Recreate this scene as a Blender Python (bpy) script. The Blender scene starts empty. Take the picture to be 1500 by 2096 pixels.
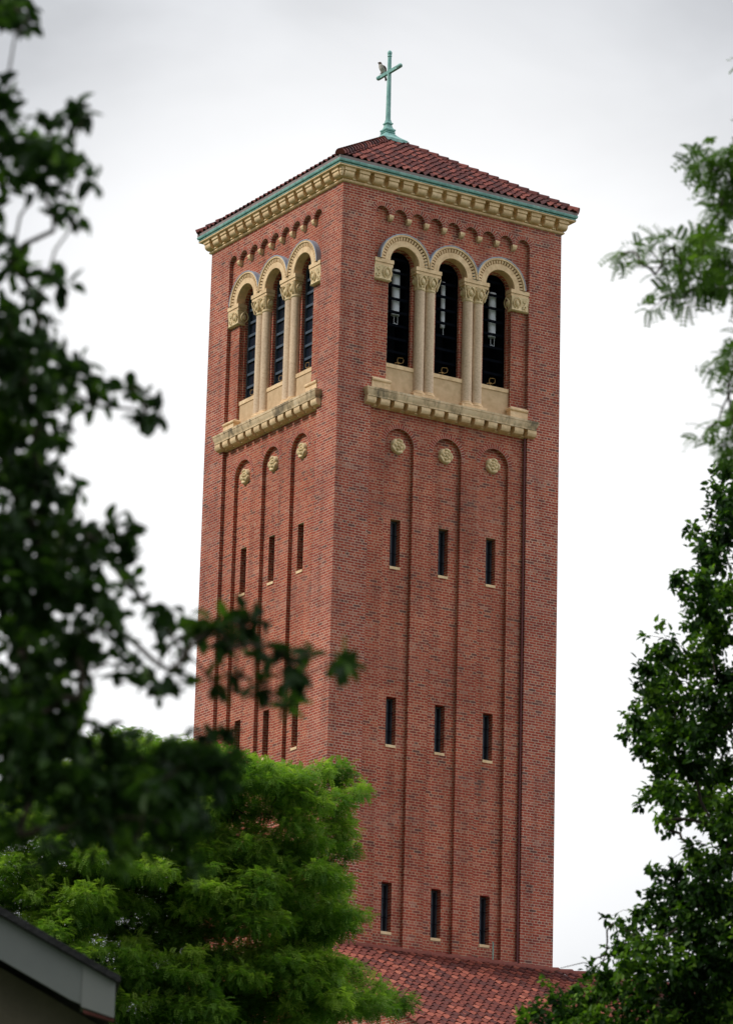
import bpy, math, random
import numpy as np
from math import sin, cos, pi, radians, sqrt
from mathutils import Vector, Matrix
from mathutils.geometry import tessellate_polygon

random.seed(7); rng = np.random.default_rng(11)
S = bpy.context.scene
COL = S.collection

# ------------------------------------------------------------------ camera
YAW, PITCH, ROLL, FPX = 0.549936, 0.2807567, 0.0262229, 7951.15   # focal length in pixels of a 1500 px wide frame
CAM = Vector((-47.46575, -78.96729, 1.70))
fw = Vector((sin(YAW)*cos(PITCH), cos(YAW)*cos(PITCH), sin(PITCH)))
rt0 = Vector((cos(YAW), -sin(YAW), 0)); up0 = rt0.cross(fw)
RT = cos(ROLL)*rt0 + sin(ROLL)*up0
UP = -sin(ROLL)*rt0 + cos(ROLL)*up0
cd = bpy.data.cameras.new("camera"); cam = bpy.data.objects.new("camera", cd); COL.objects.link(cam)
cam.matrix_world = Matrix(((RT.x, UP.x, -fw.x, CAM.x), (RT.y, UP.y, -fw.y, CAM.y), (RT.z, UP.z, -fw.z, CAM.z), (0, 0, 0, 1)))
cd.sensor_fit = 'HORIZONTAL'; cd.sensor_width = 36; cd.lens = FPX/1500*36
cd.clip_start = 0.5; cd.clip_end = 5000
cd.dof.use_dof = True; cd.dof.focus_distance = 93.5; cd.dof.aperture_fstop = 7.0
S.camera = cam

def ray(px, py):
    return (fw + RT*((px-750)/FPX) - UP*((py-1048)/FPX)).normalized()
def at(px, py, dist):
    """a point of the place, `dist` metres away along the ground axis of view"""
    r = ray(px, py); return CAM + r*(dist/r.dot(fw))

# ------------------------------------------------------------------ sky and sun
SUN_EL, SUN_AZ = radians(42), radians(287)      # azimuth clockwise from +Y
w = bpy.data.worlds.new("World"); S.world = w; w.use_nodes = True
nt = w.node_tree; nt.nodes.clear()
def N(nt, t, **k):
    n = nt.nodes.new(t)
    for a, b in k.items():
        setattr(n, a, b)
    return n
wo = N(nt, 'ShaderNodeOutputWorld'); sky = N(nt, 'ShaderNodeTexSky', sky_type='NISHITA', sun_disc=False)
sky.sun_elevation = SUN_EL; sky.sun_rotation = SUN_AZ
b1 = N(nt, 'ShaderNodeBackground'); b1.inputs[1].default_value = 0.1
nt.links.new(sky.outputs[0], b1.inputs[0])
# cloud deck: bright veil put around the view axis to imitate lens vignetting
tc = N(nt, 'ShaderNodeTexCoord')
CENTRE = Vector((sin(YAW+0.005)*cos(PITCH-0.005), cos(YAW+0.005)*cos(PITCH-0.005), sin(PITCH-0.005)))
dot = N(nt, 'ShaderNodeVectorMath', operation='DOT_PRODUCT'); dot.inputs[1].default_value = CENTRE
nt.links.new(tc.outputs['Generated'], dot.inputs[0])
noi = N(nt, 'ShaderNodeTexNoise'); noi.inputs['Scale'].default_value = 7; noi.inputs['Detail'].default_value = 5; noi.inputs['Distortion'].default_value = 0.4
mp = N(nt, 'ShaderNodeMapping'); mp.inputs['Scale'].default_value = (1, 1, 2.2)
nt.links.new(tc.outputs['Generated'], mp.inputs[0]); nt.links.new(mp.outputs[0], noi.inputs[0])
mr = N(nt, 'ShaderNodeMapRange'); mr.interpolation_type = 'SMOOTHSTEP'
mr.inputs[1].default_value = 0.9835; mr.inputs[2].default_value = 0.9992; mr.inputs[3].default_value = 0.56; mr.inputs[4].default_value = 1.05
nt.links.new(dot.outputs['Value'], mr.inputs[0])
def M_(op, a, b, c=None):
    q = N(nt, 'ShaderNodeMath', operation=op)
    for i, v in enumerate((a, b, c)):
        if v is None: continue
        if hasattr(v, 'links'): nt.links.new(v, q.inputs[i])
        else: q.inputs[i].default_value = v
    return q.outputs[0]
def lobe(az, el, c0, c1, v0, v1):
    d_ = N(nt, 'ShaderNodeVectorMath', operation='DOT_PRODUCT')
    az, el = radians(az), radians(el); d_.inputs[1].default_value = (sin(az)*cos(el), cos(az)*cos(el), sin(el))
    nt.links.new(tc.outputs['Generated'], d_.inputs[0])
    q = N(nt, 'ShaderNodeMapRange'); q.interpolation_type = 'SMOOTHSTEP'
    for i, v in enumerate((c0, c1, v0, v1)): q.inputs[i+1].default_value = v
    nt.links.new(d_.outputs['Value'], q.inputs[0]); return q.outputs[0]
# broken cloud: uneven away from the bright veil
nz = M_('MULTIPLY', M_('SUBTRACT', noi.outputs[0], 0.5), M_('SUBTRACT', 1.20, mr.outputs[0]))
base_ = M_('MULTIPLY_ADD', nz, 1.4, mr.outputs[0])
# unseen sky shaped for the light: dimmed south-west, bright lobe added south-east
sb_ = M_('MULTIPLY', M_('ADD', base_, lobe(135, 42, 0.45, 1.0, 0.0, 1.15)), lobe(228, 15, 0.25, 0.95, 1.0, 0.34))
class _O: pass
sb = _O(); sb.outputs = [sb_]
cc = N(nt, 'ShaderNodeMix', data_type='RGBA'); cc.inputs[6].default_value = (0.90, 0.955, 1.06, 1); cc.inputs[7].default_value = (1, 1, 1, 1)
nt.links.new(mr.outputs[0], cc.inputs[0])
b2 = N(nt, 'ShaderNodeBackground'); nt.links.new(cc.outputs[2], b2.inputs[0]); nt.links.new(sb.outputs[0], b2.inputs[1])
mx = N(nt, 'ShaderNodeMixShader'); mx.inputs[0].default_value = 0.93
nt.links.new(b1.outputs[0], mx.inputs[1]); nt.links.new(b2.outputs[0], mx.inputs[2]); nt.links.new(mx.outputs[0], wo.inputs[0])

sd = bpy.data.lights.new("sun", 'SUN'); so = bpy.data.objects.new("sun", sd); COL.objects.link(so)
sd.energy = 2.6; sd.angle = radians(14); sd.color = (1, 0.96, 0.90)
sdir = Vector((sin(SUN_AZ)*cos(SUN_EL), cos(SUN_AZ)*cos(SUN_EL), sin(SUN_EL)))
so.rotation_euler = (-sdir).to_track_quat('-Z', 'Y').to_euler(); so.location = (-60, 20, 90)

S.render.engine = 'CYCLES'
vs = S.view_settings; vs.view_transform = 'Standard'; vs.look = 'None'; vs.exposure = 0.18; vs.gamma = 1; vs.use_curve_mapping = False

# ------------------------------------------------------------------ materials
def mat(name):
    m = bpy.data.materials.new(name); m.use_nodes = True
    n = m.node_tree; p = n.nodes['Principled BSDF']
    return m, n, p
def noise(n, scale, detail=4, vec=None, rough=0.55):
    t = N(n, 'ShaderNodeTexNoise'); t.inputs['Scale'].default_value = scale; t.inputs['Detail'].default_value = detail; t.inputs['Roughness'].default_value = rough
    if vec is not None: n.links.new(vec, t.inputs[0])
    return t.outputs[0]
def objco(n):
    return N(n, 'ShaderNodeTexCoord').outputs['Object']
def ramp(n, fac, stops, interp='LINEAR'):
    r = N(n, 'ShaderNodeValToRGB'); r.color_ramp.interpolation = interp
    e = r.color_ramp.elements
    while len(e) < len(stops): e.new(0.5)
    for i, (p, c) in enumerate(stops):
        e[i].position = p; e[i].color = (*c, 1)
    n.links.new(fac, r.inputs[0]); return r.outputs[0]
def mixc(n, mode, fac, a, b):
    m = N(n, 'ShaderNodeMix', data_type='RGBA', blend_type=mode)
    for k, v in ((0, fac), (6, a), (7, b)):
        if hasattr(v, 'links'): n.links.new(v, m.inputs[k])
        elif k == 0: m.inputs[0].default_value = v
        else: m.inputs[k].default_value = (*v, 1)
    return m.outputs[2]
def bump(n, p, h, dist, strength=1.0):
    b = N(n, 'ShaderNodeBump'); b.inputs['Strength'].default_value = strength; b.inputs['Distance'].default_value = dist
    n.links.new(h, b.inputs['Height']); n.links.new(b.outputs[0], p.inputs['Normal'])

BRICK_RAMP = [(0.0, (0.15, 0.058, 0.052)), (0.06, (0.24, 0.056, 0.044)), (0.25, (0.32, 0.057, 0.038)), (0.55, (0.37, 0.070, 0.043)), (0.8, (0.41, 0.088, 0.052)), (0.94, (0.46, 0.115, 0.065)), (1.0, (0.40, 0.17, 0.13))]
def brick_mat(name, mortar, msize, use_uv=False, bw=0.2095, rh=0.0677, squash=True):
    m, n, p = mat(name)
    if use_uv:
        vec = N(n, 'ShaderNodeTexCoord').outputs['UV']
    else:
        g = N(n, 'ShaderNodeNewGeometry'); sp = N(n, 'ShaderNodeSeparateXYZ'); n.links.new(objco(n), sp.inputs[0])
        sn = N(n, 'ShaderNodeSeparateXYZ'); n.links.new(g.outputs['True Normal'], sn.inputs[0])
        ax = N(n, 'ShaderNodeMath', operation='ABSOLUTE'); n.links.new(sn.outputs[0], ax.inputs[0])
        gt = N(n, 'ShaderNodeMath', operation='GREATER_THAN'); gt.inputs[1].default_value = 0.6; n.links.new(ax.outputs[0], gt.inputs[0])
        yy = N(n, 'ShaderNodeMath', operation='ADD'); yy.inputs[1].default_value = 40.137; n.links.new(sp.outputs[1], yy.inputs[0])
        mu = N(n, 'ShaderNodeMix'); n.links.new(gt.outputs[0], mu.inputs[0]); n.links.new(sp.outputs[0], mu.inputs[2]); n.links.new(yy.outputs[0], mu.inputs[3])
        cb = N(n, 'ShaderNodeCombineXYZ'); n.links.new(mu.outputs[0], cb.inputs[0]); n.links.new(sp.outputs[2], cb.inputs[1])
        vec = cb.outputs[0]
    bt = N(n, 'ShaderNodeTexBrick'); n.links.new(vec, bt.inputs[0])
    bt.offset = 0.5; bt.offset_frequency = 2
    if squash: bt.squash = 0.5; bt.squash_frequency = 6
    bt.inputs['Scale'].default_value = 1; bt.inputs['Brick Width'].default_value = bw; bt.inputs['Row Height'].default_value = rh
    bt.inputs['Mortar Size'].default_value = msize; bt.inputs['Mortar Smooth'].default_value = 0.1
    bt.inputs['Color1'].default_value = (0, 0, 0, 1); bt.inputs['Color2'].default_value = (1, 1, 1, 1); bt.inputs['Mortar'].default_value = (.5, .5, .5, 1)
    bc = ramp(n, bt.outputs['Color'], BRICK_RAMP)
    oc = objco(n)
    big = noise(n, 0.55, 5, oc, 0.6); fine = noise(n, 30, 3, oc)
    bc = mixc(n, 'MULTIPLY', 1.0, bc, ramp(n, fine, [(0.25, (0.80, 0.80, 0.80)), (0.75, (1.15, 1.15, 1.15))]))
    mo = mixc(n, 'MULTIPLY', 1.0, mortar, ramp(n, big, [(0.3, (0.80, 0.78, 0.76)), (0.7, (1.12, 1.1, 1.08))]))
    c = mixc(n, 'MIX', bt.outputs['Fac'], bc, mo)
    # mineral bloom and soot with shapes of their own
    c = mixc(n, 'MULTIPLY', 1.0, c, ramp(n, big, [(0.30, (0.84, 0.84, 0.86)), (0.52, (1, 1, 1)), (0.72, (1.10, 1.06, 1.04))]))
    if not use_uv:
        m1 = N(n, 'ShaderNodeMapping'); m1.inputs['Scale'].default_value = (0.35, 0.35, 1.6); n.links.new(oc, m1.inputs[0])
        bl = noise(n, 1.0, 5, m1.outputs[0], 0.65)
        c = mixc(n, 'MIX', ramp(n, bl, [(0.50, (0, 0, 0)), (0.74, (0.26, 0.26, 0.26))]), c, (0.50, 0.27, 0.22))
        m2 = N(n, 'ShaderNodeMapping'); m2.inputs['Scale'].default_value = (2.6, 2.6, 0.22); n.links.new(oc, m2.inputs[0])
        c = mixc(n, 'MULTIPLY', 1.0, c, ramp(n, noise(n, 1.0, 6, m2.outputs[0], 0.6), [(0.32, (0.74, 0.72, 0.72)), (0.5, (1, 1, 1)), (0.7, (1.08, 1.07, 1.06))]))
    n.links.new(c, p.inputs['Base Color']); p.inputs['Roughness'].default_value = 0.88
    p.inputs['Specular IOR Level'].default_value = 0.25
    inv = N(n, 'ShaderNodeMath', operation='SUBTRACT'); inv.inputs[0].default_value = 1; n.links.new(bt.outputs['Fac'], inv.inputs[1])
    bump(n, p, inv.outputs[0], 0.006, 0.7)
    return m
M = {}
M['brick'] = brick_mat('red_brick_pale_joints', (0.62, 0.46, 0.36), 0.0074)
M['brick2'] = brick_mat('red_brick_tan_joints', (0.55, 0.39, 0.27), 0.0072)
M['voussoir'] = brick_mat('arch_brick', (0.60, 0.45, 0.37), 0.0070, True, 0.068, 0.12, False)
def simple(name, stops, scale, rough=0.8, bscale=0, bdist=0, streak=None, spec=0.3, metal=0):
    m, n, p = mat(name); oc = objco(n)
    c = ramp(n, noise(n, scale, 6, oc, 0.65), stops)
    if streak:
        mpn = N(n, 'ShaderNodeMapping'); mpn.inputs['Scale'].default_value = streak[0]; n.links.new(oc, mpn.inputs[0])
        c = mixc(n, 'MULTIPLY', 1.0, c, ramp(n, noise(n, streak[1], 5, mpn.outputs[0], 0.7), streak[2]))
    n.links.new(c, p.inputs['Base Color']); p.inputs['Roughness'].default_value = rough
    p.inputs['Specular IOR Level'].default_value = spec; p.inputs['Metallic'].default_value = metal
    if bscale: bump(n, p, noise(n, bscale, 4, oc), bdist)
    return m
M['stone'] = simple('buff_limestone', [(0.25, (0.62, 0.43, 0.25)), (0.5, (0.82, 0.585, 0.355)), (0.75, (0.88, 0.67, 0.44))], 2.2, 0.85, 40, 0.004,
                    ((1, 1, 1), 6, [(0.35, (0.82, 0.80, 0.76)), (0.6, (1.05, 1.05, 1.05))]))
M['stained_stone'] = simple('weathered_ledge_stone', [(0.3, (0.62, 0.46, 0.29)), (0.55, (0.80, 0.60, 0.39)), (0.8, (0.86, 0.71, 0.53))], 3, 0.85, 30, 0.004,
                    ((2.2, 2.2, 0.8), 1.3, [(0.38, (0.30, 0.31, 0.32)), (0.47, (0.72, 0.71, 0.69)), (0.55, (1.0, 1.0, 1.0))]))
M['carved'] = simple('carved_stone', [(0.3, (0.56, 0.42, 0.23)), (0.6, (0.80, 0.63, 0.39)), (0.8, (0.86, 0.71, 0.48))], 9, 0.85, 60, 0.003)
M['granite'] = simple('pinkish_granular_column_stone', [(0.3, (0.52, 0.37, 0.25)), (0.5, (0.68, 0.51, 0.36)), (0.7, (0.76, 0.59, 0.44))], 20, 0.8, 50, 0.003,
                    ((1, 1, .3), 2.2, [(0.35, (0.86, 0.85, 0.84)), (0.65, (1.06, 1.05, 1.03))]))
M['panel'] = simple('tan_render_panel', [(0.3, (0.50, 0.34, 0.19)), (0.7, (0.66, 0.47, 0.29))], 5, 0.85, 40, 0.003)
M['copper'] = simple('green_copper_patina', [(0.25, (0.13, 0.30, 0.28)), (0.5, (0.21, 0.44, 0.41)), (0.75, (0.35, 0.57, 0.52))], 5, 0.6, 12, 0.004,
                    ((6, 6, .7), 2, [(0.35, (0.72, 0.75, 0.72)), (0.6, (1.08, 1.05, 1.05))]), 0.4)
M['lead'] = simple('weathered_lead', [(0.3, (0.25, 0.31, 0.40)), (0.7, (0.42, 0.49, 0.58))], 6, 0.55, spec=0.5)
M['frame'] = simple('blue_black_window_metal', [(0.3, (0.002, 0.003, 0.005)), (0.7, (0.005, 0.006, 0.010))], 8, 0.9, spec=0.02)
M['barred'] = simple('painted_sky_sheen_bars', [(0.3, (0.05, 0.07, 0.10)), (0.7, (0.08, 0.105, 0.14))], 8, 0.5)  # left-face bars painted lighter blue for the sky they reflect
M['slitframe'] = simple('grey_blue_slit_frame', [(0.3, (0.05, 0.062, 0.082)), (0.7, (0.085, 0.10, 0.125))], 8, 0.5)
M['dark'] = simple('dark_interior', [(0.3, (0.004, 0.005, 0.008)), (0.7, (0.010, 0.012, 0.018))], 3, 0.9, spec=0.05)
M['glass'] = simple('dark_window_glass', [(0.3, (0.006, 0.010, 0.018)), (0.7, (0.012, 0.020, 0.034))], 1.5, 0.22, spec=0.5)
M['speaker'] = simple('pale_grey_speaker', [(0.3, (0.52, 0.55, 0.60)), (0.7, (0.62, 0.65, 0.70))], 5, 0.6)
M['hook'] = simple('brass_hook', [(0.3, (0.42, 0.25, 0.08)), (0.7, (0.52, 0.32, 0.11))], 5, 0.5)
M['pipe'] = simple('maroon_pipe', [(0.3, (0.13, 0.040, 0.042)), (0.7, (0.19, 0.060, 0.060))], 5, 0.5)
M['board'] = simple('mauve_grey_eave_board', [(0.3, (0.24, 0.19, 0.19)), (0.7, (0.33, 0.27, 0.27))], 9, 0.8)
M['bark'] = simple('dark_bark', [(0.3, (0.030, 0.022, 0.016)), (0.7, (0.075, 0.058, 0.043))], 20, 0.9, 30, 0.01)
M['fascia'] = simple('shade_darkened_fascia', [(0.3, (0.135, 0.145, 0.145)), (0.7, (0.165, 0.175, 0.17))], 2, 0.6)  # colour darkened to carry the shade on a paler fascia
M['stucco'] = simple('shade_darkened_tan_stucco', [(0.3, (0.085, 0.072, 0.052)), (0.7, (0.11, 0.093, 0.068))], 4, 0.9, 60, 0.003)  # wall tan darkened along with the fascia for the same shade
M['shingle'] = simple('black_shingle', [(0.3, (0.012, 0.012, 0.013)), (0.7, (0.03, 0.03, 0.032))], 8, 0.9, 30, 0.01)
M['redtrim'] = simple('dark_red_trim', [(0.3, (0.10, 0.025, 0.022)), (0.7, (0.14, 0.035, 0.03))], 6, 0.6)
M['grass'] = simple('lawn', [(0.3, (0.035, 0.06, 0.018)), (0.7, (0.07, 0.11, 0.035))], 0.6, 0.95, 8, 0.03)

def tile_mat(name, gain):
    m, n, p = mat(name)
    a = N(n, 'ShaderNodeAttribute'); a.attribute_name = 'tint'
    c = ramp(n, a.outputs['Fac'], [(0.0, (0.10, 0.034, 0.032)), (0.3, (0.16, 0.042, 0.034)), (0.55, (0.21, 0.052, 0.038)), (0.75, (0.27, 0.070, 0.048)), (0.9, (0.38, 0.105, 0.070)), (1.0, (0.46, 0.15, 0.10))])
    oc = objco(n)
    c = mixc(n, 'MULTIPLY', 1.0, c, ramp(n, noise(n, 14, 5, oc, .7), [(0.3, (0.72, 0.72, 0.74)), (0.7, (1.2, 1.15, 1.12))]))
    c = mixc(n, 'MULTIPLY', 1.0, c, gain)
    c = mixc(n, 'MIX', ramp(n, noise(n, 5.5, 6, oc, .8), [(0.66, (0, 0, 0)), (0.76, (0.55, 0.55, 0.55))]), c, (0.35, 0.30, 0.30))
    n.links.new(c, p.inputs['Base Color']); p.inputs['Roughness'].default_value = 0.75; p.inputs['Specular IOR Level'].default_value = 0.3
    bump(n, p, noise(n, 60, 3, oc), 0.003)
    return m
M['tile'] = tile_mat('terracotta_tile', (0.82, 0.84, 0.84)); M['old_tile'] = tile_mat('weathered_terracotta_tile', (0.56, 0.54, 0.62))

def leaf_mat(name, stops, trans=0.35, gloss=0.55):
    m, n, p = mat(name)
    a = N(n, 'ShaderNodeAttribute'); a.attribute_name = 'tint'
    c = ramp(n, a.outputs['Fac'], stops)
    n.links.new(c, p.inputs['Base Color']); p.inputs['Roughness'].default_value = gloss; p.inputs['Specular IOR Level'].default_value = 0.16
    tr = N(n, 'ShaderNodeBsdfTranslucent')
    c2 = mixc(n, 'MULTIPLY', 1.0, c, (1.25, 1.45, 0.55)); n.links.new(c2, tr.inputs[0])
    ms = N(n, 'ShaderNodeMixShader'); ms.inputs[0].default_value = trans
    n.links.new(p.outputs[0], ms.inputs[1]); n.links.new(tr.outputs[0], ms.inputs[2])
    n.links.new(ms.outputs[0], n.nodes['Material Output'].inputs[0])
    return m
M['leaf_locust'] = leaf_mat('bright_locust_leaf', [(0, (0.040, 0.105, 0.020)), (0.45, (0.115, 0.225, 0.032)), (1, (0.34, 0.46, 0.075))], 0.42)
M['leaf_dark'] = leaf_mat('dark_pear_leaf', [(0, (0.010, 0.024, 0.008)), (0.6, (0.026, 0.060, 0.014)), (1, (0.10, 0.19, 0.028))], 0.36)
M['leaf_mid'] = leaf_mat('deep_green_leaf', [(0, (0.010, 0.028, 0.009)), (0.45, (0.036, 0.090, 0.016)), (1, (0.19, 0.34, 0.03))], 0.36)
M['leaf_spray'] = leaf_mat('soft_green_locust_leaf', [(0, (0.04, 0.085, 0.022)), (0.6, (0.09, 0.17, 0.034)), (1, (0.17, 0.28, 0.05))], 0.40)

# ------------------------------------------------------------------ mesh helpers
class MB:
    def __init__(s): s.v = []; s.f = []; s.uv = None; s.t = []
    def add(s, vs, fs, tint=0.5):
        o = len(s.v); s.v += [tuple(v) for v in vs]; s.f += [tuple(i+o for i in f) for f in fs]; s.t += [tint]*len(vs)
    def box(s, a, b):
        (x0, y0, z0), (x1, y1, z1) = a, b
        s.add([(x0,y0,z0),(x1,y0,z0),(x1,y1,z0),(x0,y1,z0),(x0,y0,z1),(x1,y0,z1),(x1,y1,z1),(x0,y1,z1)],
              [(0,3,2,1),(4,5,6,7),(0,1,5,4),(1,2,6,5),(2,3,7,6),(3,0,4,7)])
    def rings(s, rings, closed=True, cap=True, tint=0.5):
        """loft a list of equally long point rings"""
        k = len(rings[0]); vs = [p for r in rings for p in r]; fs = []
        for i in range(len(rings)-1):
            for j in range(k if closed else k-1):
                a = i*k+j; b = i*k+(j+1) % k
                fs.append((a, b, b+k, a+k))
        if cap and closed: fs += [tuple(range(k))[::-1], tuple((len(rings)-1)*k+j for j in range(k))]
        s.add(vs, fs, tint)
    def tube(s, pts, rad, seg=6, tint=0.5, cap=True):
        pts = [Vector(p) for p in pts]
        if not hasattr(rad, '__len__'): rad = [rad]*len(pts)
        rs = []; prev = None
        for i, p in enumerate(pts):
            d = (pts[min(i+1, len(pts)-1)]-pts[max(i-1, 0)]).normalized()
            if prev is None:
                a = d.cross(Vector((0, 0, 1))) if abs(d.z) < .9 else d.cross(Vector((1, 0, 0)))
            else: a = prev - d*prev.dot(d)
            a.normalize(); prev = a; b = d.cross(a)
            rs.append([p+(a*cos(2*pi*k/seg)+b*sin(2*pi*k/seg))*rad[i] for k in range(seg)])
        s.rings(rs, cap=cap, tint=tint)
    def build(s, name, m, parent=None, smooth=False, T=None, uv=None):
        vs = s.v if T is None else [T(*p) for p in s.v]
        me = bpy.data.meshes.new(name); me.from_pydata(vs, [], s.f); me.validate()
        me.materials.append(m)
        if uv is not None:
            l = me.uv_layers.new(name='UVMap')
            for lp in me.loops: l.data[lp.index].uv = uv[lp.vertex_index]
        at_ = me.attributes.new('tint', 'FLOAT', 'POINT'); at_.data.foreach_set('value', s.t if len(s.t) == len(me.vertices) else [0.5]*len(me.vertices))
        if smooth:
            me.shade_smooth()
            try: me.set_sharp_from_angle(angle=radians(smooth if smooth > 1 else 40))
            except Exception: pass
        o = bpy.data.objects.new(name, me); COL.objects.link(o)
        if parent: o.parent = parent
        return o
def lab(o, label=None, cat=None, group=None, kind=None):
    if label: o['label'] = label
    if cat: o['category'] = cat
    if group: o['group'] = group
    if kind: o['kind'] = kind
    return o
def empty(name, loc=(0, 0, 0)):
    o = bpy.data.objects.new(name, None); COL.objects.link(o); o.location = loc; o.empty_display_size = .2
    return o

# faces of the tower: local (u along the face, z up, d inward) -> world
W = 6.7
FR = lambda u, z, d: (u, d, z)       # right-hand face in the picture
FL = lambda u, z, d: (d, u, z)       # left-hand face
def plate(mb, outer, holes, d0, d1, side=True):
    polys = [outer]+holes
    flat = [Vector((u, z, 0)) for p in polys for (u, z) in p]
    tris = tessellate_polygon([[Vector((u, z, 0)) for (u, z) in p] for p in polys])
    mb.add([(v.x, v.y, d0) for v in flat], [tuple(t) for t in tris])
    for h in holes:
        k = len(h)
        mb.add([(u, z, d0) for u, z in h]+[(u, z, d1) for u, z in h], [(j, (j+1) % k, (j+1) % k+k, j+k) for j in range(k)])
def arc(cx, cz, r, n=18, a0=180., a1=0.):
    return [(cx+r*cos(radians(a0+(a1-a0)*i/n)), cz+r*sin(radians(a0+(a1-a0)*i/n))) for i in range(n+1)]
def rect(a, b, c, d): return [(a, b), (c, b), (c, d), (a, d)]
def arched(cx, hw, zb, zs, n=18): return [(cx-hw, zb)]+arc(cx, zs, hw, n)+[(cx+hw, zb)]

# ------------------------------------------------------------------ bell tower
ZT = 36.97; RU0, RU1 = 0.99, 5.71; CEN = 3.35
D1, D2, D3 = 0.10, 0.20, 0.23
PC = [CEN-1.43, CEN, CEN+1.43]      # blind panels, slits, rosettes
WC = [CEN-1.46, CEN, CEN+1.46]      # belfry windows
ZSP = 35.16
SLITZ = [(18.02, 19.24), (22.66, 23.87), (27.20, 28.43)]
AC = [CEN+.54*k for k in range(-4, 5)]
tower = empty('bell_tower', (0, 0, 0))
lab(tower, 'tall square red brick tower with triple arched belfry openings and a low tiled roof', 'bell tower')

wall = MB()
wv = []
for T in (FR, FL):
    mb = MB()
    hole = [(RU0, 1.5)]
    for c in AC: hole += arc(c, 36.376, .2, 12)
    hole += [(RU1, 1.5)]
    plate(mb, rect(0, 0, W, ZT), [hole], 0, D1); nf0 = len(mb.f)
    bel = [(1.472, 31.55)]
    for c in WC: bel += arc(c, ZSP, .60 if True else 0, 16)
    bel = [(1.472, 31.55), (1.472, ZSP)]
    for c in WC: bel += arc(c, ZSP+.02, .60, 16)
    bel += [(5.228, ZSP), (5.228, 31.55)]
    plate(mb, rect(RU0-.02, 1.4, RU1+.02, 36.75), [arched(c, .43, 1.6, 30.35) for c in PC]+[bel], D1, D3)
    plate(mb, rect(RU0+.3, 1.5, RU1-.3, 31.0), [rect(c-.145, a, c+.145, b) for c in PC for a, b in SLITZ], D2, D2+.30)
    plate(mb, rect(RU0+.2, 31.2, RU1-.2, 36.2), [arched(c, .362, 32.40, ZSP+.02, 20) for c in WC], D3, .36)
    wall.add([T(*p) for p in mb.v], mb.f); wv += [0]*nf0+[1]*(len(mb.f)-nf0)
# plain rear faces and top
wall.add([(W, 0, 0), (W, W, 0), (0, W, 0), (W, 0, ZT), (W, W, ZT), (0, W, ZT), (0, 0, ZT)], [(0, 1, 4, 3), (1, 2, 5, 4), (6, 3, 4, 5)])
wo_ = wall.build('wall', M['brick'], tower); wo_.data.materials.append(M['brick2'])
wv += [0]*(len(wo_.data.polygons)-len(wv)); wo_.data.polygons.foreach_set('material_index', wv)

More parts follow.
